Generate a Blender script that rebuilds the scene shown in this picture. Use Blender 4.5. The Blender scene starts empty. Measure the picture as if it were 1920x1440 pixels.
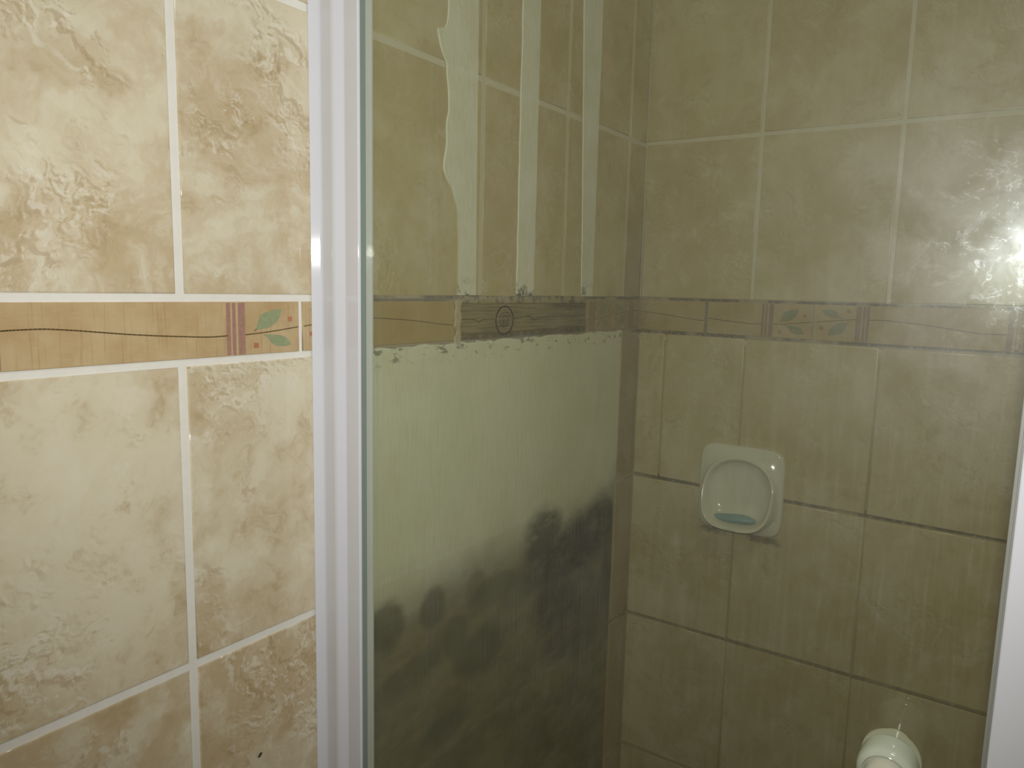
import bpy, bmesh, math, random
from mathutils import Vector, Matrix
random.seed(4)
SC = bpy.context.scene
COL = SC.collection

# ------------------------------------------------------------------ camera
F_PX = 1364.147
CAM = Vector((0.53488534, -1.133643, 0.01423784))
yaw, pit, roll = -0.6109, -0.1314, 0.0232
fw = Vector((math.sin(yaw)*math.cos(pit), math.cos(yaw)*math.cos(pit), math.sin(pit)))
rt = Vector((math.cos(yaw), -math.sin(yaw), 0.0))
up = rt.cross(fw)
rt2 = rt*math.cos(roll) + up*math.sin(roll)
up2 = -rt*math.sin(roll) + up*math.cos(roll)
cd = bpy.data.cameras.new('camera')
cd.sensor_width = 36.0
cd.lens = F_PX/1920*36.0
cd.clip_start = 0.01
cam = bpy.data.objects.new('camera', cd)
COL.objects.link(cam)
M = Matrix((rt2, up2, -fw)).transposed().to_4x4()
M.translation = CAM
cam.matrix_world = M
SC.camera = cam
SC.view_settings.view_transform = 'Standard'
SC.view_settings.look = 'None'
SC.view_settings.gamma = 1
SC.view_settings.use_curve_mapping = False
SC.view_settings.exposure = 0.0

# ------------------------------------------------------------------ light
W = bpy.data.worlds.new('world'); SC.world = W; W.use_nodes = True
W.node_tree.nodes['Background'].inputs[0].default_value = (0.9, 0.95, 1.0, 1)
W.node_tree.nodes['Background'].inputs[1].default_value = 0.03

def light(name, kind, loc, energy, color, aim=None, **kw):
    d = bpy.data.lights.new(name, kind); d.energy = energy; d.color = color
    for k, v in kw.items(): setattr(d, k, v)
    o = bpy.data.objects.new(name, d); COL.objects.link(o); o.location = loc
    if aim is not None:
        o.rotation_euler = (Vector(aim)-Vector(loc)).to_track_quat('-Z', 'Y').to_euler()
    return o
# the flash of the camera, a few centimetres above the lens
FL = CAM + Vector((0.004, 0.0, 0.056))
light('flash', 'SPOT', FL, 10.0, (1.0, 0.99, 0.975), FL + fw + Vector((0, 0, 0.13)),
      spot_size=math.radians(122), spot_blend=0.9, shadow_soft_size=0.006)
# unseen ceiling lamp, added so the walls brighten towards the top
light('added_ceiling_lamp', 'AREA', (0.75, -1.0, 1.02), 3.0, (1.0, 0.96, 0.88), (0.75, -1.0, 0), shape='DISK', size=0.3)

# ------------------------------------------------------------------ node helper
class NT:
    def __init__(s, name):
        s.m = bpy.data.materials.new(name); s.m.use_nodes = True
        s.t = s.m.node_tree; s.t.nodes.clear()
        s.out = s.t.nodes.new('ShaderNodeOutputMaterial')
    def n(s, kind, **kw):
        x = s.t.nodes.new(kind)
        for k, v in kw.items(): setattr(x, k, v)
        return x
    def put(s, sock, v):
        if isinstance(v, S): s.t.links.new(v.o, sock)
        elif isinstance(v, bpy.types.NodeSocket): s.t.links.new(v, sock)
        else:
            if sock.type == 'RGBA' and len(v) == 3: v = (*v, 1)
            sock.default_value = v
    def math(s, op, *a):
        x = s.n('ShaderNodeMath', operation=op)
        for i, v in enumerate(a): s.put(x.inputs[i], v)
        return S(s, x.outputs[0])
    def sm(s, x, a, b, lo=0.0, hi=1.0):
        r = s.n('ShaderNodeMapRange', interpolation_type='SMOOTHSTEP')
        for i, v in enumerate((x, a, b, lo, hi)): s.put(r.inputs[i], v)
        return S(s, r.outputs[0])
    def xyz(s):
        g = s.n('ShaderNodeNewGeometry'); q = s.n('ShaderNodeSeparateXYZ')
        s.t.links.new(g.outputs['Position'], q.inputs[0])
        return [S(s, o) for o in q.outputs]
    def vec(s, x, y, z):
        c = s.n('ShaderNodeCombineXYZ')
        for i, v in enumerate((x, y, z)): s.put(c.inputs[i], v)
        return S(s, c.outputs[0])
    def attr(s, name):
        a = s.n('ShaderNodeAttribute', attribute_name=name)
        return S(s, a.outputs['Vector'])
    def vmath(s, op, *a):
        x = s.n('ShaderNodeVectorMath', operation=op)
        for i, v in enumerate(a):
            if op == 'SCALE' and i == 1: s.put(x.inputs[3], v)
            else: s.put(x.inputs[i], v)
        return S(s, x.outputs[0])
    def noise(s, v, scale, detail=3, rough=0.5, dist=0.0, color=False):
        x = s.n('ShaderNodeTexNoise'); s.put(x.inputs['Vector'], v)
        x.inputs['Scale'].default_value = scale; x.inputs['Detail'].default_value = detail
        x.inputs['Roughness'].default_value = rough; x.inputs['Distortion'].default_value = dist
        return S(s, x.outputs['Color' if color else 'Fac'])
    def mix(s, f, a, b):
        x = s.n('ShaderNodeMix', data_type='RGBA'); x.clamp_factor = True
        s.put(x.inputs[0], f); s.put(x.inputs[6], a); s.put(x.inputs[7], b)
        return S(s, x.outputs[2])
    def box(s, x, a, b, soft):
        return s.sm(x, a-soft, a+soft) * (1.0 - s.sm(x, b-soft, b+soft))
    def bump(s, h, strength=0.3, dist=0.001):
        b = s.n('ShaderNodeBump'); b.inputs['Strength'].default_value = strength
        b.inputs['Distance'].default_value = dist; s.put(b.inputs['Height'], h)
        return b.outputs[0]
    def pbr(s, color, rough=0.4, metal=0.0, spec=0.5, normal=None, coat=0.0):
        p = s.n('ShaderNodeBsdfPrincipled')
        s.put(p.inputs['Base Color'], color); s.put(p.inputs['Roughness'], rough)
        s.put(p.inputs['Metallic'], metal); s.put(p.inputs['Specular IOR Level'], spec)
        s.put(p.inputs['Coat Weight'], coat)
        if normal is not None: s.put(p.inputs['Normal'], normal)
        s.t.links.new(p.outputs[0], s.out.inputs[0]); return s.m

class S:
    def __init__(s, nt, o): s.nt = nt; s.o = o
    def __add__(s, b): return s.nt.math('ADD', s, b)
    __radd__ = __add__
    def __mul__(s, b): return s.nt.math('MULTIPLY', s, b)
    __rmul__ = __mul__
    def __sub__(s, b): return s.nt.math('SUBTRACT', s, b)
    def __rsub__(s, b): return s.nt.math('SUBTRACT', b, s)
    def max(s, b): return s.nt.math('MAXIMUM', s, b)
    def min(s, b): return s.nt.math('MINIMUM', s, b)
    def abs(s): return s.nt.math('ABSOLUTE', s)
    def fract(s): return s.nt.math('FRACT', s)

# ------------------------------------------------------------------ materials
YG = -0.672                      # glass plane

def mat_tile():
    N = NT('cream_marbled_tile'); x, y, z = N.xyz()
    p = N.vmath('ADD', N.vec(x, y, z), N.attr('tile_offset'))
    def warped(q):
        w1 = N.noise(q, 7, 5, 0.6, color=True)
        return N.vmath('ADD', q, N.vmath('SCALE', w1, 0.16))
    pw = warped(p)
    cloud = N.noise(pw, 5.5, 6, 0.62)
    fine = N.noise(pw, 22, 6, 0.68)
    c = N.mix(N.sm(cloud, 0.36, 0.62), (0.585, 0.465, 0.285), (0.755, 0.69, 0.51))
    c = N.mix(N.sm(fine, 0.47, 0.70) * 0.55, c, (0.80, 0.755, 0.60))
    c = N.mix((1.0 - N.sm(fine, 0.28, 0.46)) * 0.55, c, (0.47, 0.35, 0.185))
    c = N.mix(N.sm(N.noise(p, 5, 2, 0.5), 0.5, 0.8) * 0.4, c, (0.64, 0.64, 0.46))
    # torn, wax-like creases: ridges printed with a light and a dark side, in patches
    def ridge(q):
        n = N.noise(q, 10, 7, 0.62)
        return 1.0 - N.sm((n - 0.5).abs(), 0.0, 0.085)
    e = ridge(pw) - ridge(warped(N.vmath('ADD', p, (0.0012, 0.0014, 0.0016))))
    patch = N.sm(N.noise(p, 10, 4, 0.65), 0.45, 0.60)
    c = N.mix(N.sm(e, 0.03, 0.38) * patch * 0.42, c, (0.38, 0.265, 0.13))
    c = N.mix(N.sm(0.0 - e, 0.03, 0.38) * patch * 0.5, c, (0.86, 0.84, 0.73))
    # tiles inside the shower are tinted mottled olive; mildew brown near the corner joints
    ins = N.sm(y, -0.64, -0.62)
    mottle = N.noise(N.vec(x, y, z), 16, 4, 0.6)
    c = N.mix(ins * (N.sm(mottle, 0.35, 0.75) * 0.30 + 0.42), c, (0.53, 0.455, 0.20))
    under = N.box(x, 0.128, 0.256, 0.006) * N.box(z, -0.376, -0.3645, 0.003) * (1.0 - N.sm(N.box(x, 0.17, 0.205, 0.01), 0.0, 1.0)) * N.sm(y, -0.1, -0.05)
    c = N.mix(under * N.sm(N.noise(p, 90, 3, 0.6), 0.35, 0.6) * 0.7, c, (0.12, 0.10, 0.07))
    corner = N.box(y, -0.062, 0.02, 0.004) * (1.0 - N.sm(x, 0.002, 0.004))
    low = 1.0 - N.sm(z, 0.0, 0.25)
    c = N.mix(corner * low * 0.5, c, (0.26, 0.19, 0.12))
    # small soft-edged tan spot, upper left wall
    d = N.n('ShaderNodeVectorMath', operation='LENGTH')
    N.put(d.inputs[0], N.vmath('SUBTRACT', N.vec(x, y, z), (0.002, -0.144, 0.342)))
    c = N.mix((1.0 - N.sm(S(N, d.outputs['Value']), 0.004, 0.03)) * 0.6, c, (0.75, 0.55, 0.36))
    b = N.bump(N.noise(p, 14, 3, 0.6), 0.08, 0.002)
    return N.pbr(c, 0.05 + ins * 0.2, 0, 0.5, b)

def mat_grout():
    N = NT('white_grout'); x, y, z = N.xyz()
    P = N.vec(x, y, z)
    n1 = N.noise(P, 60, 3, 0.6)
    clean = N.mix(n1, (0.82, 0.80, 0.71), (0.92, 0.91, 0.85))
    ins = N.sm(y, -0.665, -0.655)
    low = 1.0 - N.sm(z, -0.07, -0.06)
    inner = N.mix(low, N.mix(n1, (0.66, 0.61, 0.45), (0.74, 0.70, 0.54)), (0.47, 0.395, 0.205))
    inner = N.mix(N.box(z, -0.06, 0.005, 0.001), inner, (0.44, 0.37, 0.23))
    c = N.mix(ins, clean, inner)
    # black mildew along the horizontal joints round the border and below it
    m = N.noise(P, 13, 3, 0.6)
    fine = N.noise(N.vec(x, y * 0.6, z), 210, 4, 0.75)
    row = N.box(z, -0.0005, 0.0042, 0.0012).max(N.box(z, -0.0560, -0.0500, 0.0012))
    row2 = N.box(z, -0.304, -0.294, 0.0015) * N.sm(x, 0.0, 0.01)
    row3 = N.box(z, -0.5545, -0.5465, 0.0015)
    wet = (row * N.sm(m, 0.42, 0.52)).max(row2 * N.sm(m, 0.34, 0.50)).max(row3 * N.sm(m, 0.3, 0.55) * 0.6)
    wet = wet.max(N.box(x, 0.1135, 0.1200, 0.0012) * N.box(z, -0.052, 0.002, 0.001) * 0.6)
    wet = wet * N.sm(fine, 0.33, 0.5)
    band = N.box(z, -0.0035, 0.0006, 0.0006) * (1.0 - N.sm(y, -0.52, -0.47)) 
    wet = wet.max(band * N.sm(fine, 0.2, 0.45))
    c = N.mix(wet * ins * 0.78, c, (0.075, 0.06, 0.034))
    b = N.bump(N.noise(P, 300, 3, 0.6), 0.25, 0.0006)
    return N.pbr(c, 0.3, 0, 0.5, b)

def mat_border():
    N = NT('tan_woven_border'); x, y, z = N.xyz()
    s = N.noise(N.vec(x, y, z), 28, 3, 0.6)
    w = N.noise(N.vec(x * 520.0, y * 520.0, z * 18.0), 1.0, 2, 0.5)
    w2 = N.noise(N.vec(x * 120.0, y * 120.0, z * 700.0), 1.0, 2, 0.5)
    c = N.mix(N.sm(s, 0.3, 0.7), (0.52, 0.365, 0.185), (0.60, 0.47, 0.27))
    c = N.mix(N.sm(w, 0.52, 0.72) * 0.42, c, (0.42, 0.27, 0.11))
    c = N.mix(N.sm(w2, 0.5, 0.8) * 0.2, c, (0.68, 0.56, 0.38))
    # mildew film on the piece in the corner of the shower
    g = N.box(y, -0.178, 0.01, 0.012) * (1.0 - N.sm(x, 0.005, 0.02)) * N.sm(N.noise(N.vec(x, y, z), 45, 4, 0.7), 0.32, 0.56)
    c = N.mix(g * 0.75, c, (0.17, 0.13, 0.09))
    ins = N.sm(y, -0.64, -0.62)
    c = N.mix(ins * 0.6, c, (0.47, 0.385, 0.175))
    return N.pbr(c, 0.22, 0, 0.4)

def mat_ink(name, col, k=0.0):
    N = NT(name); x, y, z = N.xyz()
    n = N.noise(N.vec(x, y, z), 260, 3, 0.7)
    c = N.mix(N.sm(n, 0.35, 0.75) * 0.3, col, tuple(min(1, v*1.5+0.03) for v in col))
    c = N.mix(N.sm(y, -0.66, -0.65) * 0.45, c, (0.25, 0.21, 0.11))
    return N.pbr(c, 0.25, 0, 0.4)

def mat_stone():
    N = NT('grey_brown_striped_border'); x, y, z = N.xyz()
    w = N.noise(N.vec(x, y * 14.0, z * 420.0), 1.0, 3, 0.6, 0.5)
    s = N.noise(N.vec(x, y, z), 30, 3, 0.6)
    c = N.mix(N.sm(w, 0.35, 0.65), (0.17, 0.15, 0.09), (0.34, 0.305, 0.185))
    c = N.mix(N.sm(s, 0.45, 0.7) * 0.35, c, (0.40, 0.33, 0.19))
    right = N.sm(y, -0.36, -0.19)
    top = N.box(z, -0.014, -0.003, 0.003)
    bot = N.box(z, -0.048, -0.040, 0.002)
    n = N.noise(N.vec(x, y, z), 90, 4, 0.7)
    c = N.mix((right * (top * 0.7 + 0.15) + bot * 0.8) * N.sm(n, 0.3, 0.55), c, (0.075, 0.065, 0.045))
    return N.pbr(c, 0.4, 0, 0.3)

def mat_filler():
    N = NT('pale_tile_cement'); x, y, z = N.xyz(); P = N.vec(x, y, z)
    st = N.noise(N.vec(x * 60.0, y * 260.0, z * 34.0), 1.0, 3, 0.6)
    n = N.noise(P, 22, 4, 0.6)
    c = N.mix(N.sm(n, 0.3, 0.7), (0.82, 0.84, 0.70), (0.90, 0.92, 0.82))
    c = N.mix(N.sm(st, 0.5, 0.75) * 0.3, c, (0.93, 0.95, 0.86))
    fine = N.noise(P, 150, 3, 0.7)
    foot = 1.0 - N.sm(z, 0.006, 0.03)
    c = N.mix(foot * N.sm(N.noise(P, 55, 3), 0.48, 0.6) * N.sm(fine, 0.35, 0.6) * N.box(z, -0.01, 0.2, 0.001), c, (0.07, 0.065, 0.045))
    return N.pbr(c, 0.55, 0, 0.25, N.bump(N.noise(N.vec(x, y, z * 0.4), 170, 3, 0.6), 0.5, 0.0015))

def mat_patch():
    N = NT('limescaled_patch'); x, y, z = N.xyz(); P = N.vec(x, y, z)
    n = N.noise(P, 7, 4, 0.6)
    st = N.noise(N.vec(x * 60.0, y * 200.0, z * 26.0), 1.0, 3, 0.6)
    c = N.mix(N.sm(n, 0.3, 0.7), (0.81, 0.84, 0.65), (0.89, 0.92, 0.78))
    c = N.mix(N.sm(st, 0.45, 0.75) * 0.3, c, (0.66, 0.69, 0.50))
    c = N.mix(N.sm(y, -0.45, -0.2) * 0.35, c, (0.70, 0.68, 0.46))
    # mildew: dense below a ragged line, with a black bloom towards the corner
    PA = N.vec(x, y * 0.45, z)
    rag = (N.noise(PA, 9, 6, 0.6) - 0.5) * 0.075
    h = z + rag
    dirt = 1.0 - N.sm(h, -0.375, -0.285)
    dn = N.noise(PA, 20, 5, 0.65)
    dcol = N.mix(N.sm(dn, 0.35, 0.65), (0.13, 0.12, 0.065), (0.23, 0.215, 0.12))
    c = N.mix(dirt * 0.93, c, dcol)
    def blob(cy, cz, ry, rz, a, soft=0.35):
        q = N.vec(0.0, (y - cy) * (1.0/ry), (z + rag * 0.6 - cz) * (1.0/rz))
        L = N.n('ShaderNodeVectorMath', operation='LENGTH'); N.put(L.inputs[0], q)
        return (1.0 - N.sm(S(N, L.outputs['Value']), 1.0-soft, 1.0+soft)) * a
    black = blob(-0.20, -0.385, 0.12, 0.05, 1.0)
    for b in [(-0.285, -0.335, 0.05, 0.04, 0.9), (-0.115, -0.36, 0.06, 0.045, 0.9), (-0.235, -0.44, 0.07, 0.05, 0.8),
              (-0.15, -0.50, 0.06, 0.07, 0.6), (-0.22, -0.515, 0.06, 0.03, 0.6), (-0.07, -0.42, 0.03, 0.12, 0.6)]:
        black = black.max(blob(*b))
    bn = N.sm(N.noise(PA, 30, 6, 0.7), 0.30, 0.55)
    c = N.mix(black * (bn * 0.55 + 0.4), c, (0.035, 0.034, 0.024))
    for b in [(-0.598, -0.350, 0.028, 0.026, 0.7), (-0.522, -0.357, 0.022, 0.024, 0.7), (-0.56, -0.42, 0.05, 0.018, 0.5),
              (-0.48, -0.41, 0.022, 0.03, 0.55), (-0.43, -0.45, 0.05, 0.03, 0.5), (-0.40, -0.375, 0.05, 0.02, 0.4),
              (-0.50, -0.52, 0.05, 0.02, 0.45), (-0.44, -0.36, 0.02, 0.02, 0.4), (-0.35, -0.40, 0.04, 0.025, 0.35)]:
        c = N.mix(blob(*b, soft=0.3), c, (0.07, 0.085, 0.055))
    # freckles of mould along the joint under the border
    edge = N.box(z, -0.068, -0.04, 0.007)
    fr = N.sm(N.noise(PA, 120, 4, 0.7), 0.55, 0.64)
    c = N.mix(edge * fr * 0.7, c, (0.09, 0.085, 0.05))
    return N.pbr(c, 0.5, 0, 0.3, N.bump(st, 0.35, 0.001))

def mat_plain(name, col, rough=0.35, metal=0.0, spec=0.5, amt=0.06, sc=40):
    N = NT(name); x, y, z = N.xyz()
    n = N.noise(N.vec(x, y, z), sc, 3, 0.6)
    c = N.mix(n, tuple(v*(1-amt) for v in col), tuple(min(1, v*(1+amt)) for v in col))
    return N.pbr(c, rough, metal, spec)

def mat_glass():
    N = NT('soap_hazed_glass'); x, y, z = N.xyz(); P = N.vec(x, y, z)
    t = N.n('ShaderNodeBsdfTransparent'); N.put(t.inputs[0], (0.948, 0.96, 0.905))
    gl = N.n('ShaderNodeBsdfGlossy'); N.put(gl.inputs['Color'], (1, 1, 1)); N.put(gl.inputs['Roughness'], 0.035)
    wob = N.bump(N.noise(P, 60, 3, 0.6), 0.10, 0.001)
    N.put(gl.inputs['Normal'], wob)
    ge = N.n('ShaderNodeNewGeometry'); dt = N.n('ShaderNodeVectorMath', operation='DOT_PRODUCT')
    N.t.links.new(ge.outputs['Incoming'], dt.inputs[0]); N.t.links.new(ge.outputs['Normal'], dt.inputs[1])
    cs = S(N, dt.outputs['Value']).abs()
    m1 = N.n('ShaderNodeMixShader'); N.put(m1.inputs[0], 0.04 + 0.9 * N.math('POWER', 1.0 - cs, 5.0))
    N.t.links.new(t.outputs[0], m1.inputs[1]); N.t.links.new(gl.outputs[0], m1.inputs[2])
    # dried soap film
    df = N.n('ShaderNodeBsdfDiffuse'); N.put(df.inputs[0], (0.80, 0.84, 0.76))
    g2 = N.n('ShaderNodeBsdfGlossy'); N.put(g2.inputs['Color'], (0.84, 0.93, 1.0)); N.put(g2.inputs['Roughness'], 0.24)
    g3 = N.n('ShaderNodeBsdfGlossy'); N.put(g3.inputs['Color'], (0.95, 0.96, 0.97)); N.put(g3.inputs['Roughness'], 0.5)
    blot = N.noise(P, 30, 5, 0.65, 0.4)
    streak = N.noise(N.vec(x * 420.0, 0.0, z * 22.0), 1.0, 3, 0.6)
    big = N.noise(P, 5, 3, 0.5)
    film = N.sm(streak, 0.45, 0.8) * 0.020 * N.sm(z, 0.1, -0.2, 0.4, 1.2) + N.sm(blot, 0.35, 0.7) * 0.004 + N.sm(big, 0.3, 0.7) * 0.008 + 0.009
    m2 = N.n('ShaderNodeMixShader'); N.put(m2.inputs[0], film)
    N.t.links.new(m1.outputs[0], m2.inputs[1]); N.t.links.new(df.outputs[0], m2.inputs[2])
    m3 = N.n('ShaderNodeMixShader'); smear = N.noise(P, 75, 5, 0.7, 1.2); ring = 1.0 - N.sm((N.noise(P, 48, 4, 0.6, 0.8) - 0.5).abs(), 0.0, 0.02)
    N.put(m3.inputs[0], 0.0025 + N.sm(blot, 0.35, 0.65) * 0.004 + N.sm(smear, 0.52, 0.68) * 0.010 + ring * N.sm(smear, 0.5, 0.6) * 0.02)
    N.t.links.new(m2.outputs[0], m3.inputs[1]); N.t.links.new(g2.outputs[0], m3.inputs[2])
    m4 = N.n('ShaderNodeMixShader'); N.put(m4.inputs[0], N.sm(blot, 0.25, 0.75, 0.010, 0.022))
    N.t.links.new(m3.outputs[0], m4.inputs[1]); N.t.links.new(g3.outputs[0], m4.inputs[2])
    N.t.links.new(m4.outputs[0], N.out.inputs[0])
    return N.m

TILE, GROUT, BORDER, STONE = mat_tile(), mat_grout(), mat_border(), mat_stone()
FILLER, PATCH, GLASS = mat_filler(), mat_patch(), mat_glass()
PURPLE = mat_ink('plum_stripe', (0.38, 0.215, 0.165))
LEAFG = mat_ink('sage_leaf', (0.30, 0.345, 0.19))
RED = mat_ink('brick_red_square', (0.47, 0.19, 0.105))
STEM = mat_ink('dark_stem', (0.13, 0.085, 0.03))
INKD = mat_ink('dark_ink', (0.035, 0.032, 0.025))
INKL = mat_ink('faded_ink', (0.235, 0.17, 0.105))
WHITE = mat_plain('white_powder_coat', (0.80, 0.82, 0.87), 0.05, 0, 0.5, 0.015)
SEAL = mat_plain('grey_green_gasket', (0.25, 0.31, 0.27), 0.4)
CLEARSEAL = mat_plain('smoky_vinyl_seal', (0.36, 0.37, 0.33), 0.4)
CERAM = mat_plain('cream_ceramic', (0.78, 0.77, 0.64), 0.12, 0, 0.5, 0.05)
KNOBM = mat_plain('ivory_plastic', (0.68, 0.67, 0.56), 0.1, 0, 0.5, 0.03)
KNOBB = mat_plain('translucent_mint_plastic', (0.50, 0.55, 0.43), 0.1, 0, 0.5, 0.03)
BLUE = mat_plain('blue_soap', (0.30, 0.46, 0.52), 0.35)
PLASTER = mat_plain('cream_paint', (0.70, 0.68, 0.60), 0.7)
FLOORM = mat_plain('beige_floor_tile', (0.42, 0.36, 0.26), 0.4)

# ------------------------------------------------------------------ object helpers
def finish(name, bm, mats, parent=None, smooth=None):
    me = bpy.data.meshes.new(name); bm.normal_update(); bm.to_mesh(me); bm.free()
    for m in (mats if isinstance(mats, (list, tuple)) else [mats]): me.materials.append(m)
    o = bpy.data.objects.new(name, me); COL.objects.link(o)
    if parent is not None: o.parent = parent
    if smooth is not None:
        me.shade_smooth()
        me.set_sharp_from_angle(angle=math.radians(smooth))
    return o
def thing(name, label, cat, loc=(0, 0, 0), group=None):
    o = bpy.data.objects.new(name, None); COL.objects.link(o); o.location = loc
    return tag(o, label, cat, group)
def tag(o, label, cat, group=None):
    o['label'] = label; o['category'] = cat
    if group: o['group'] = group
    return o
def struct(o): o['kind'] = 'structure'; return o
def box_bm(x0, x1, y0, y1, z0, z1, bev=0.0, seg=2):
    bm = bmesh.new()
    bmesh.ops.create_cube(bm, size=1)
    for v in bm.verts:
        v.co = Vector(((x0+x1)/2 + v.co.x*(x1-x0), (y0+y1)/2 + v.co.y*(y1-y0), (z0+z1)/2 + v.co.z*(z1-z0)))
    if bev: bmesh.ops.bevel(bm, geom=list(bm.edges), offset=bev, segments=seg, affect='EDGES', profile=0.5)
    return bm
def prism_bm(pts, z0, z1):
    bm = bmesh.new()
    a = [bm.verts.new((x, y, z0)) for x, y in pts]; b = [bm.verts.new((x, y, z1)) for x, y in pts]
    n = len(pts)
    for i in range(n): bm.faces.new((a[i], a[(i+1) % n], b[(i+1) % n], b[i]))
    bm.faces.new(a[::-1]); bm.faces.new(b)
    bmesh.ops.recalc_face_normals(bm, faces=bm.faces)
    return bm

# wall frames: (s along wall, t height, h out of wall) -> world
LEFT = lambda s, t, h: (h, s, t)          # s = y
BACK = lambda s, t, h: (s, -h, t)         # s = x

def add_tile(bm, fr, s0, s1, t0, t1, lay, top=0.0, th=0.006, rnd=0.0016, quad=None, mat=0):
    """one tile with a rounded edge; top = height of its face above the wall plane"""
    q = quad or [(s0, t0), (s1, t0), (s1, t1), (s0, t1)]
    cs = sum(a for a, b in q)/4; ct = sum(b for a, b in q)/4
    rings = []
    prof = [(0.0, -th)] + [(rnd*(1-math.cos(a)), -rnd*0.75*(1-math.sin(a))) for a in (0.0, 0.4, 0.8, 1.2, math.pi/2)]
    for ins, h in prof:
        r = []
        for a, b in q:
            r.append(bm.verts.new(fr(a - math.copysign(ins, a-cs), b - math.copysign(ins, b-ct), top+h)))
        rings.append(r)
    off = (random.uniform(-20, 20), random.uniform(-20, 20), random.uniform(-20, 20))
    fs = []
    for r0, r1 in zip(rings, rings[1:]):
        for i in range(4):
            f = bm.faces.new((r0[i], r0[(i+1) % 4], r1[(i+1) % 4], r1[i])); f.smooth = True; fs.append(f)
    f = bm.faces.new(rings[-1]); fs.append(f); f.smooth = True
    for f in fs:
        f.material_index = mat
        if lay is not None: f[lay] = off
    return fs

def fix_normals(bm, out):
    """point every face outwards from the wall (open shells)"""
    for f in bm.faces:
        f.normal_update()
    bmesh.ops.recalc_face_normals(bm, faces=bm.faces)

def weighted(o):
    m = o.modifiers.new('weighted_normal', 'WEIGHTED_NORMAL'); m.keep_sharp = True; m.weight = 100; return o

# horizontal joints (centre lines) and vertical joints
G = 0.0036                                   # half joint
D = 0.0506
def z_back(k, x):                            # measured joints of the back wall, slightly out of level
    tab = {1: (0.2530, 0.2470), 0: (0.0008, 0.0030), -1: (-0.0522, -0.0562), -2: (-0.3004, -0.3034), -3: (-0.5535, -0.5475)}
    if k in tab:
        a, b = tab[k]; return a + (b-a)*x/0.53
    if k > 1: return 0.2530 + 0.25*(k-1) - 0.0113*x
    return -0.5535 + 0.25*(k+3) + 0.011*x
def z_left(k, y):
    if k >= 1: return 0.25*k + 0.001
    return {0: 0.0002, -1: -0.0495, -2: -0.3010, -3: -0.5520, -4: -0.802, -5: -1.052, -6: -1.302}[k]

def wall_tiles(name, fr, joints, zf, s_lo, s_hi, skip=None, slab=0.05):
    bm = bmesh.new(); lay = bm.faces.layers.float_vector.new('tile_offset')
    ks = list(range(-6, 5))
    for k in ks:
        if k == -1: continue                                  # the border row is made of border tiles
        zlo_k, zhi_k = k, k+1
        for a, b in zip(joints, joints[1:]):
            if skip and skip(a, b, k): continue
            sa = a + (G if a > s_lo + 1e-6 else 0.0015); sb = b - (G if b < s_hi - 1e-6 else 0.0)
            q = [(sa, zf(zlo_k, sa)+G), (sb, zf(zlo_k, sb)+G), (sb, zf(zhi_k, sb)-G), (sa, zf(zhi_k, sa)-G)]
            add_tile(bm, fr, 0, 0, 0, 0, lay, quad=q, mat=0)
    bmesh.ops.recalc_face_normals(bm, faces=bm.faces)
    # grout bed / wall body
    z0, z1 = -1.30, 1.08
    g = -0.0012
    corners = [(s_lo, z0), (s_hi, z0), (s_hi, z1), (s_lo, z1)]
    front = [bm.verts.new(fr(a, b, g)) for a, b in corners]
    back = [bm.verts.new(fr(a, b, -slab)) for a, b in corners]
    new = [bm.faces.new(front), bm.faces.new(back[::-1])]
    for i in range(4): new.append(bm.faces.new((front[i], front[(i+1) % 4], back[(i+1) % 4], back[i])))
    for f in new: f.material_index = 1
    bmesh.ops.recalc_face_normals(bm, faces=new)
    o = finish(name, bm, [TILE, GROUT]); weighted(o)
    return struct(o)

W_ = 0.1895
left_j = [-2.40] + sorted([-0.8186 - W_*i for i in range(0, 8)]) + [-0.6297, -0.4403, -0.2507, -0.0620, 0.0]
left_j = [j for j in left_j if j >= -2.40]
back_j = [0.0, 0.1873, 0.3765, 0.5665, 0.756, 0.9455, 1.135, 1.3]
wall_left = wall_tiles('wall_left', LEFT, left_j, z_left, -2.40, 0.0)
# below the border the back wall is laid from another cut
def wall_back_build():
    bm = bmesh.new(); lay = bm.faces.layers.float_vector.new('tile_offset')
    low_j = [0.0, 0.0490, 0.1820, 0.3715, 0.561, 0.7505, 0.94, 1.1295, 1.3]
    for k in range(-6, 5):
        if k == -1: continue
        js = back_j if k >= 0 else ([0.0, 0.1820, 0.3715, 0.561, 0.7505, 0.94, 1.1295, 1.3] if k != -2 else low_j)
        for a, b in zip(js, js[1:]):
            if k < -1:
                g = 0.0016
            else: g = 0.0028
            sa = a + (g if a > 0 else 0.0015); sb = b - (g if b < 1.3 else 0.0)
            gz0 = 0.0030; gz1 = 0.0030
            q = [(sa, z_back(k, sa)+gz0), (sb, z_back(k, sb)+gz0), (sb, z_back(k+1, sb)-gz1), (sa, z_back(k+1, sa)-gz1)]
            add_tile(bm, BACK, 0, 0, 0, 0, lay, quad=q, mat=0)
    bmesh.ops.recalc_face_normals(bm, faces=bm.faces)
    corners = [(-0.05, -1.30), (1.3, -1.30), (1.3, 1.08), (-0.05, 1.08)]
    front = [bm.verts.new(BACK(a, b, -0.0012)) for a, b in corners]
    back = [bm.verts.new(BACK(a, b, -0.05)) for a, b in corners]
    new = [bm.faces.new(front), bm.faces.new(back[::-1])]
    for i in range(4): new.append(bm.faces.new((front[i], front[(i+1) % 4], back[(i+1) % 4], back[i])))
    for f in new: f.material_index = 1
    bmesh.ops.recalc_face_normals(bm, faces=new)
    return struct(weighted(finish('wall_back', bm, [TILE, GROUT])))
wall_back = wall_back_build()

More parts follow.
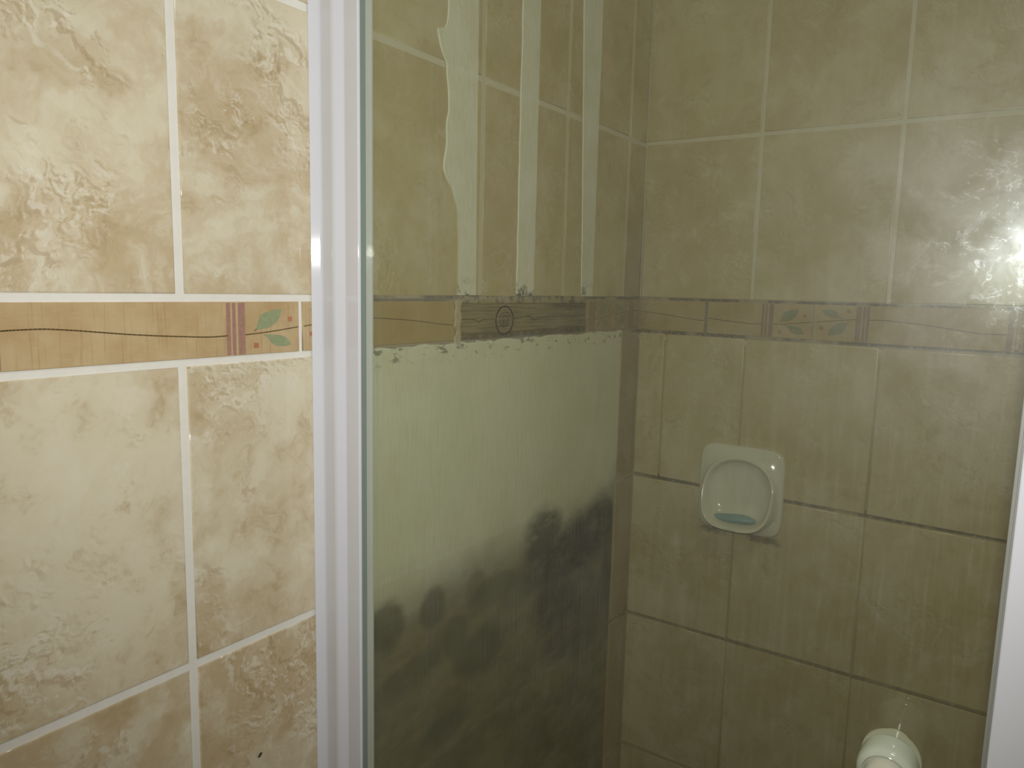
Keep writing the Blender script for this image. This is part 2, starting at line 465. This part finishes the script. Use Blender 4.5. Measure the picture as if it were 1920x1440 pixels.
# ------------------------------------------------------------------ border tiles (parts of the walls)
LEAF1 = [(0.0472, 0.0237), (0.0455, 0.0295), (0.0432, 0.0363), (0.0388, 0.0394), (0.0295, 0.0420), (0.0212, 0.0429), (0.0225, 0.0355), (0.0271, 0.0295), (0.0338, 0.0251), (0.0408, 0.0239)]
LEAF2 = [(0.0399, 0.0188), (0.0328, 0.0181), (0.0240, 0.0177), (0.0167, 0.0151), (0.0128, 0.0106), (0.0105, 0.0076), (0.0174, 0.0061), (0.0259, 0.0066), (0.0319, 0.0102), (0.0351, 0.0149)]
SQ = [[(0.0145, 0.0351), (0.0096, 0.0351), (0.0096, 0.0305), (0.0145, 0.0305)], [(0.0497, 0.0109), (0.0447, 0.0109), (0.0447, 0.0060), (0.0497, 0.0060)]]
STEMP = [(0.0577, 0.0191), (0.042, 0.0203), (0.0256, 0.022), (0.0032, 0.0248)]
WAVE = [(0.0743, 0.0189), (0.0911, 0.0185), (0.1116, 0.0198), (0.1346, 0.0216), (0.1584, 0.024), (0.1756, 0.0262), (0.1945, 0.0285), (0.2111, 0.03), (0.2269, 0.0299), (0.2369, 0.0295)]
BARS = [(0.0577, 0.0643), (0.0665, 0.0698), (0.0714, 0.0752), (0.2377, 0.2440)]

def spline(pts, n=6):
    out = []
    P = [pts[0]] + list(pts) + [pts[-1]]
    for i in range(1, len(P)-2):
        p0, p1, p2, p3 = [Vector(p) for p in P[i-1:i+3]]
        for k in range(n):
            t = k/n
            v = 0.5*((2*p1) + (p2-p0)*t + (2*p0-5*p1+4*p2-p3)*t*t + (3*p1-p0-3*p2+p3)*t**3)
            out.append((v.x, v.y))
    out.append(tuple(pts[-1])); return out
def clip_poly(poly, lo, hi):
    """clip in s to [lo, hi]"""
    def half(P, f, inter):
        out = []
        for i in range(len(P)):
            a, b = P[i-1], P[i]
            if f(b):
                if not f(a): out.append(inter(a, b))
                out.append(b)
            elif f(a): out.append(inter(a, b))
        return out
    def ix(c): return lambda a, b: (c, a[1] + (b[1]-a[1])*(c-a[0])/(b[0]-a[0]))
    P = half(poly, lambda p: p[0] >= lo, ix(lo))
    return half(P, lambda p: p[0] <= hi, ix(hi)) if P else P

def border_tile(fr, wall, s0, s1, design, top, zlo, zhi, th=0.006):
    """design: list of (origin, direction) of printed patterns; or 'stone'"""
    bm = bmesh.new(); lay = bm.faces.layers.float_vector.new('tile_offset')
    q = [(s0, zlo(s0)), (s1, zlo(s1)), (s1, zhi(s1)), (s0, zhi(s0))]
    add_tile(bm, fr, 0, 0, 0, 0, lay, quad=q, top=top, th=th, rnd=0.0007)
    bmesh.ops.recalc_face_normals(bm, faces=bm.faces)
    m = 0.0008
    lo, hi = s0+m, s1-m
    def T(t, s):
        a, b = zlo(s), zhi(s); return a + (b-a)*min(max(t/0.0500, 0.02), 0.98)
    def decal(poly, mi, layer=1):
        P = clip_poly(poly, lo, hi)
        if len(P) < 3: return
        vs = [bm.verts.new(fr(s, T(t, s), top + 0.00012*layer)) for s, t in P]
        try: f = bm.faces.new(vs)
        except ValueError: return
        f.normal_update()
        n = Vector(fr(0, 0, 1)) - Vector(fr(0, 0, 0))
        if f.normal.dot(n) < 0: f.normal_flip()
        f.material_index = mi
    def ribbon(pts, w, mi, layer=2):
        P = spline(pts)
        for a, b in zip(P, P[1:]):
            d = Vector((b[0]-a[0], b[1]-a[1])); 
            if d.length < 1e-7: continue
            n = Vector((-d.y, d.x)).normalized()*w/2; e = d.normalized()*w*0.25
            decal([(a[0]+n.x-e.x, a[1]+n.y-e.y), (b[0]+n.x+e.x, b[1]+n.y+e.y), (b[0]-n.x+e.x, b[1]-n.y+e.y), (a[0]-n.x-e.x, a[1]-n.y-e.y)], mi, layer)
    if design == 'stone':
        wv = [(-0.4782, 0.0297), (-0.4553, 0.028), (-0.4471, 0.0272), (-0.4429, 0.0239), (-0.4367, 0.0276), (-0.4186, 0.0279), (-0.4118, 0.0277)]
        wv2 = [(-0.3700, 0.0283), (-0.3431, 0.0298), (-0.3370, 0.0306), (-0.3331, 0.0298), (-0.3275, 0.0255), (-0.3230, 0.0244), (-0.3136, 0.0265), (-0.2979, 0.0283), (-0.2704, 0.0278), (-0.2344, 0.0287), (-0.1865, 0.0287)]
        ribbon(wv, 0.0013, 1); ribbon(wv2, 0.0017, 1)
        ribbon([(-0.3620, 0.0085), (-0.33, 0.0075), (-0.30, 0.0095), (-0.27, 0.008), (-0.245, 0.011), (-0.225, 0.0085), (-0.1865, 0.0105)], 0.0012, 1)
        ribbon([(-0.4782, 0.010), (-0.45, 0.0085), (-0.4150, 0.009)], 0.0009, 1)
        cx, cz = -0.3905, 0.0255
        oval = [(cx+0.0185*math.cos(a), cz+0.0205*math.sin(a)) for a in [i*math.tau/28 for i in range(29)]]
        decal(oval[:-1], 2, 1); 
        ribbon(oval, 0.0022, 3, 2)
        sp = []
        for i in range(34):
            a = i*0.42; r = 0.013*(1-i/36); sp.append((cx+r*0.95*math.cos(a), cz+r*1.05*math.sin(a)))
        ribbon(sp, 0.0011, 4, 3)
        mats = [STONE, INKD, STONE, mat_ink('worn_oval_rim', (0.36, 0.25, 0.16)), mat_ink('spiral_line', (0.13, 0.105, 0.065))]
    else:
        for o0, dr in design:
            X = lambda P: [(o0+dr*a, b if dr < 0 else 0.05-b) for a, b in P]
            for a, b in BARS: decal(X([(a, 0.0), (b, 0.0), (b, 0.05), (a, 0.05)]), 1)
            decal(X(LEAF1), 2); decal(X(LEAF2), 2)
            ribbon(X([(0.0488, 0.0222), (0.0468, 0.0240)]), 0.0007, 2, 1)
            for sq in SQ: decal(X(sq), 3)
            ribbon(X(STEMP), 0.0009, 4); ribbon(X(WAVE), 0.0010, 4)
        mats = [BORDER, PURPLE, LEAFG, RED, STEM]
    o = finish('border_tile', bm, mats, wall); weighted(o); return o

zlo = lambda s: z_left(-1, s) + 0.0024; zhi = lambda s: -0.0024
J = -0.7045
border_tile(LEFT, wall_left, J-0.25+0.002, J-0.002, [(J, -1)], 0.0, zlo, zhi)
border_tile(LEFT, wall_left, J+0.002, -0.4885, [(J, 1)], 0.0, zlo, zhi)
for i in range(1, 6):
    a = J - 0.25*i
    border_tile(LEFT, wall_left, a-0.25+0.002, a-0.002, [(a, -1)] if i % 2 == 0 else [(a-0.25, 1)], 0.0, zlo, zhi)
border_tile(LEFT, wall_left, -0.4790, -0.1850, 'stone', 0.0008, lambda s: -0.0480, lambda s: -0.0055)
border_tile(LEFT, wall_left, -0.1800, -0.0015, [(-0.098, -1), (-0.098, 1)], 0.0, zlo, zhi)
bzl = lambda s: z_back(-1, s) + 0.0028; bzh = lambda s: z_back(0, s) - 0.0018
JB = 0.2795
border_tile(BACK, wall_back, 0.0015, 0.1142, [(-0.105, 1)], 0.0, bzl, bzh)
border_tile(BACK, wall_back, 0.1195, JB-0.0012, [(JB, -1)], 0.0, bzl, bzh)
border_tile(BACK, wall_back, JB+0.0012, JB+0.248, [(JB, 1)], 0.0, bzl, bzh)
for i in (1, 2, 3):
    a = JB + 0.25*i
    border_tile(BACK, wall_back, a+0.002, a+0.248, [(a+0.25, -1)] if i % 2 else [(a, 1)], 0.0, bzl, bzh)

# ------------------------------------------------------------------ the rest of the room
def slab(name, *b, m=PLASTER): return struct(finish(name, box_bm(*b), m))
slab('wall_right', 1.30, 1.35, -2.45, 0.05, -1.30, 1.08)
slab('wall_front', -0.05, 1.30, -2.45, -2.40, -1.30, 1.08)
slab('floor', -0.05, 1.35, -2.45, 0.05, -1.35, -1.30, m=FLOORM)
slab('ceiling', -0.05, 1.35, -2.45, 0.05, 1.08, 1.13)

# ------------------------------------------------------------------ filler strips and patch on the shower wall
def strip(name, outline, th, mat, bumpy=0.0):
    """raised coat of filler with its own ragged outline, in (y, z)"""
    bm = bmesh.new()
    top = [bm.verts.new((th, y, z)) for y, z in outline]
    cy = sum(p[0] for p in outline)/len(outline)
    base = [bm.verts.new((0.0000, y + math.copysign(0.0008, y-cy), z)) for y, z in outline]
    f = bm.faces.new(top); n = len(top)
    for i in range(n): bm.faces.new((base[i], base[(i+1) % n], top[(i+1) % n], top[i]))
    bm.faces.new(base[::-1])
    bmesh.ops.recalc_face_normals(bm, faces=bm.faces)
    bmesh.ops.triangulate(bm, faces=[f])
    return finish(name, bm, mat)
def rag(y, z0, z1, n, amp, rnd):
    return [(y + rnd.uniform(-amp, amp), z0 + (z1-z0)*i/n) for i in range(n+1)]
R = random.Random(7)
TOPZ = 0.62
l1 = [(-0.4850, 0.0045), (-0.4835, 0.03), (-0.4850, 0.09), (-0.4890, 0.105), (-0.4990, 0.125), (-0.5080, 0.1380), (-0.5090, 0.150), (-0.5050, 0.168),
      (-0.5055, 0.19), (-0.5020, 0.205), (-0.5030, 0.225), (-0.5060, 0.243), (-0.5065, 0.2520), (-0.5150, 0.2640), (-0.5205, 0.2790), (-0.5200, 0.2840),
      (-0.5100, 0.2875), (-0.5050, 0.2990), (-0.5040, 0.33), (-0.5050, 0.40), (-0.5045, 0.50), (-0.5040, TOPZ)]
r1 = [(-0.4525, TOPZ), (-0.4530, 0.30), (-0.4520, 0.10), (-0.4500, 0.0045)]
GR = 'filler strips down the shower wall'
s1 = strip('filler_strip', spline(l1, 3) + r1, 0.0014, FILLER)
tag(s1, 'widest pale filler strip on shower wall, with one ragged edge', 'filler strip', GR)
l2 = rag(-0.3650, 0.0045, TOPZ, 26, 0.0009, R); r2 = [(y, z) for y, z in rag(-0.3270, TOPZ, 0.0045, 26, 0.0009, R)]
s2 = strip('filler_strip', l2 + r2, 0.0014, FILLER)
tag(s2, 'straight pale filler strip on shower wall between the ragged one and the narrowest', 'filler strip', GR)
l3 = [(-0.198 - 0.052*max(0, z)*1.0 + R.uniform(-.0006, .0006), z) for z in [0.0045+i*0.024 for i in range(26)]]
r3 = [(-0.1665 + R.uniform(-.0005, .0005), z) for z in [0.6045-i*0.024 for i in range(26)]]
s3 = strip('filler_strip', l3 + r3, 0.0012, FILLER)
tag(s3, 'narrowest pale filler strip on shower wall, closest to the back wall', 'filler strip', GR)
# thick bead filling the gap left of the striped border tile
bl = [(-0.4865, -0.0520), (-0.4880, -0.045), (-0.4835, -0.038), (-0.4880, -0.031), (-0.4865, -0.024), (-0.4875, -0.016), (-0.4855, -0.010), (-0.4865, -0.002),
      (-0.4780, -0.002), (-0.4795, -0.012), (-0.4775, -0.022), (-0.4800, -0.032), (-0.4780, -0.042), (-0.4790, -0.0520)]
bead = strip('grout_bead', spline(bl, 3), 0.0022, mat_plain('pale_grout_bead', (0.56, 0.50, 0.35), 0.5, 0, 0.3, 0.2, 120))
tag(bead, 'wobbly pale grout bead between the plain and the striped border tile', 'grout bead')
# ledge of grout above the striped border tile
lb = [(y, -0.0050) for y in (-0.4775, -0.1820)] + [(y, 0.0042 + R.uniform(-0.0008, 0.0008)) for y in [-0.1820-0.0125*i for i in range(24)]]
N_ = NT('soiled_grout_band'); _x, _y, _z = N_.xyz(); _P = N_.vec(_x, _y, _z)
_n = N_.sm(N_.noise(_P, 60, 4, 0.7), 0.46, 0.60)
_c = N_.mix(_n * 0.8, (0.40, 0.34, 0.20), (0.10, 0.085, 0.05))
SOIL = N_.pbr(_c, 0.5, 0, 0.3)
lg = strip('grout_band', lb, 0.0016, SOIL)
tag(lg, 'mould-speckled grout band along the top of the striped border tile', 'grout band')
# large coat under the border
pl = [(-0.655, -0.95)] + [(-0.655, -0.0535)]
top = []
yy = -0.655
while yy < -0.068:
    top.append((yy, -0.0500 + R.uniform(-0.0012, 0.0012))); yy += 0.009
right = [(-0.0640, -0.0510), (-0.0645, -0.12), (-0.0638, -0.2), (-0.0640, -0.26), (-0.0665, -0.30), (-0.0700, -0.33), (-0.0680, -0.45), (-0.0690, -0.60), (-0.0690, -0.95)]
patch = strip('skim_coat', [(-0.655, -0.95)] + top + right, 0.0012, PATCH)
tag(patch, 'large pale skim coat under the border, blackened by mould along its bottom', 'skim coat')

# ------------------------------------------------------------------ wall channel of the enclosure
ZB, ZT = -1.298, 0.72
post = thing('wall_channel', 'white metal upright channel between the outer tiles and the shower glass', 'door frame', (0.02, -0.68, ZB))
def kid(name, bm, mats, parent, smooth=None, label=None):
    o = finish(name, bm, mats, None, smooth)
    root = parent; off = Vector((0, 0, 0))
    while root is not None: off += root.location; root = root.parent
    for v in o.data.vertices: v.co -= off
    o.parent = parent
    if label: o['label'] = label
    return o
def rounded(pts, r, n=4):
    out = []
    m = len(pts)
    for i, p in enumerate(pts):
        p = Vector(p[:2]); rr = pts[i][2] if len(pts[i]) > 2 else r
        a = Vector(pts[i-1][:2]); b = Vector(pts[(i+1) % m][:2])
        if rr <= 0: out.append(tuple(p)); continue
        da = (a-p); db = (b-p); k = min(rr, da.length*0.45, db.length*0.45)
        A = p + da.normalized()*k; B = p + db.normalized()*k
        for j in range(n+1):
            t = j/n; out.append(tuple((1-t)**2*A + 2*t*(1-t)*p + t*t*B))
    return out
prof = rounded([(0.0002, -0.6925, 0.0004), (0.0066, -0.6842, 0.0022), (0.0240, -0.6868, 0.0030), (0.0318, -0.6812, 0.0012), (0.0330, -0.6806, 0.0010),
                (0.0515, -0.6828, 0.0012), (0.0515, -0.6690, 0), (0.0002, -0.6690, 0)], 0.001, 5)
kid('outer_profile', prism_bm(prof, ZB, ZT), WHITE, post, 30)
kid('inner_profile', box_bm(0.0002, 0.0525, -0.6685, -0.6655, ZB, ZT, 0.0006), WHITE, post, 40)
kid('gasket', box_bm(0.0516, 0.0523, -0.6800, -0.6742, ZB, ZT), SEAL, post, None, 'dark green-grey gasket')

# ------------------------------------------------------------------ glass door with its knob
door = thing('shower_door', 'hazy greenish glass shower door with round ivory knob and soap film', 'shower door', (0.30, -0.671, ZB))
kid('glass_pane', box_bm(0.0522, 0.5385, -0.6740, -0.6690, ZB+0.01, ZT-0.01), GLASS, door)
kid('edge_seal', box_bm(0.5378, 0.5400, -0.6765, -0.6741, ZB+0.01, ZT-0.01, 0.0005), CLEARSEAL, door)
def lathe_bm(prof, cx, cz, n=64):
    """prof: list of (radius, y); axis along y"""
    bm = bmesh.new(); rings = []
    for r, y in prof:
        if r < 1e-6: rings.append([bm.verts.new((cx, y, cz))]); continue
        rings.append([bm.verts.new((cx + r*math.cos(a), y, cz + r*math.sin(a))) for a in [i*math.tau/n for i in range(n)]])
    for A, B in zip(rings, rings[1:]):
        for i in range(n):
            j = (i+1) % n
            if len(A) == 1 and len(B) == 1: continue
            if len(A) == 1: bm.faces.new((A[0], B[i], B[j]))
            elif len(B) == 1: bm.faces.new((A[i], A[j], B[0]))
            else: bm.faces.new((A[i], A[j], B[j], B[i]))
    bmesh.ops.recalc_face_normals(bm, faces=bm.faces)
    return bm
KX, KZ = 0.4935, -0.2595
knob = kid('knob', lathe_bm([(0, -0.7300), (0.0090, -0.7298), (0.0135, -0.7275), (0.0150, -0.7230), (0.0146, -0.7175), (0.0125, -0.7130), (0.0112, -0.7080),
            (0.0116, -0.6930), (0.0112, -0.6915), (0, -0.6915)], KX, KZ), KNOBM, door, 50, 'ivory knob')
kid('outer_flange', lathe_bm([(0.0119, -0.6918), (0.0128, -0.6928), (0.0148, -0.6915), (0.0158, -0.6892), (0.0162, -0.6855), (0.0161, -0.6800), (0.0157, -0.6742), (0, -0.6742), (0, -0.6908), (0.0119, -0.6918)], KX, KZ), KNOBB, knob, 50, 'pale green collar')
kid('inner_knob', lathe_bm([(0, -0.6688), (0.0161, -0.6688), (0.0162, -0.6670), (0.0140, -0.6650), (0.0070, -0.6640), (0.0070, -0.6590), (0.0095, -0.6560), (0.0095, -0.6530), (0.006, -0.6515), (0, -0.6513)], KX, KZ), KNOBM, knob, 50)

# ------------------------------------------------------------------ post on the right
rp = thing('door_post', 'broad white metal post beside the knob end of the shower glass', 'door frame', (0.57, -0.67, ZB))
kid('profile', box_bm(0.5402, 0.6000, -0.6900, -0.6480, ZB, ZT, 0.0012, 3), WHITE, rp, 40)
kid('gasket', box_bm(0.5396, 0.5401, -0.6885, -0.6770, ZB, ZT), CLEARSEAL, rp)

# ------------------------------------------------------------------ soap dish
DX, DZ = 0.1905, -0.2940
dish = thing('soap_dish', 'cream ceramic soap dish with arched bowl set into the back wall tiles', 'soap dish', (DX, 0, DZ))
def outline_round_rect(w, h, r, n=96):
    out = []
    for i in range(n):
        a = i*math.tau/n; c, s = math.cos(a), math.sin(a)
        p = 7.0
        k = (abs(c/w)**p + abs(s/h)**p)**(-1/p)
        out.append((k*c, k*s))
    return out
def outline_arch(w, top, bot, n=96):
    """round arch above, broad rounded bottom"""
    out = []
    for i in range(n):
        a = i*math.tau/n; c, s = math.cos(a), math.sin(a)
        if s >= 0: p, h = 2.15, top
        else: p, h = 3.2, bot
        k = (abs(c/w)**p + abs(s/h)**p)**(-1/p)
        out.append((k*c, k*s))
    return out
def dish_body():
    bm = bmesh.new(); n = 96
    R0 = outline_round_rect(0.0665, 0.0695, 0.01, n)
    rings = [[(x, 0.0, z) for x, z in R0],
             [(x*0.998, 0.0045, z*0.998) for x, z in R0],
             [(x*0.985, 0.0070, z*0.985) for x, z in R0],
             [(x*0.955, 0.0078, z*0.955) for x, z in R0]]
    def ring(w, t, b, base, rise, dz=0.0):
        o = outline_arch(w, t, b, n); r = []
        for x, z in o:
            k = max(0.0, (t - z)/(t + b))                       # 0 at the top, 1 at the bottom
            r.append((x, base + rise*k**1.25, z + dz))
        return r
    rings.append(ring(0.0600, 0.0560, 0.0630, 0.0080, 0.003))
    rings.append(ring(0.0575, 0.0535, 0.0615, 0.0100, 0.016))
    rings.append(ring(0.0560, 0.0515, 0.0600, 0.0120, 0.026))
    rings.append(ring(0.0545, 0.0500, 0.0585, 0.0125, 0.0295))
    rings.append(ring(0.0525, 0.0480, 0.0560, 0.0118, 0.0300))
    rings.append(ring(0.0508, 0.0462, 0.0535, 0.0095, 0.027))
    rings.append(ring(0.0495, 0.0446, 0.0515, 0.0060, 0.024))
    rings.append(ring(0.0480, 0.0425, 0.0500, 0.0030, 0.017))
    rings.append(ring(0.0440, 0.0380, 0.0470, 0.0018, 0.009))
    rings.append(ring(0.0350, 0.0290, 0.0390, 0.0013, 0.004))
    rings.append(ring(0.0190, 0.0160, 0.0240, 0.0011, 0.001))
    V = [[bm.verts.new((x, -h, z)) for x, h, z in r] for r in rings]
    for A, B in zip(V, V[1:]):
        for i in range(n):
            j = (i+1) % n; bm.faces.new((A[i], A[j], B[j], B[i]))
    c = bm.verts.new((0, -0.0010, 0))
    for i in range(n): bm.faces.new((V[-1][i], V[-1][(i+1) % n], c))
    bmesh.ops.recalc_face_normals(bm, faces=bm.faces)
    return bm
body = finish('dish_body', dish_body(), CERAM, dish, 60)

soap = bmesh.new()
bmesh.ops.create_uvsphere(soap, u_segments=32, v_segments=16, radius=1)
for v in soap.verts:
    v.co = Vector((v.co.x*0.033, v.co.y*0.0120, v.co.z*0.0065))
    v.co.z += 0.0014*math.sin(v.co.x*90)
so = finish('soap_sliver', soap, BLUE, None, 60)
so.location = (DX-0.001, -0.0190, DZ-0.0440)
tag(so, 'thin blue soap sliver lying in the bottom of the ceramic dish', 'soap')

# tiny dark speck on the outer tile, bottom of the view
sp = bmesh.new(); bmesh.ops.create_icosphere(sp, subdivisions=3, radius=1)
for v in sp.verts:
    a = 0.6; X, Z = v.co.y*0.0028, v.co.z*0.0012
    X, Z = X*math.cos(a)-Z*math.sin(a), X*math.sin(a)+Z*math.cos(a)
    v.co = Vector((v.co.x*0.0007, X, Z + 0.0004*math.sin(v.co.y*5)))
spo = finish('speck', sp, mat_plain('black_speck', (0.02, 0.018, 0.015), 0.5), None, 60)
spo.location = (0.0006, -0.7581, -0.4141)
tag(spo, 'tiny black speck stuck on the lowest outer tile beside the white channel', 'speck')
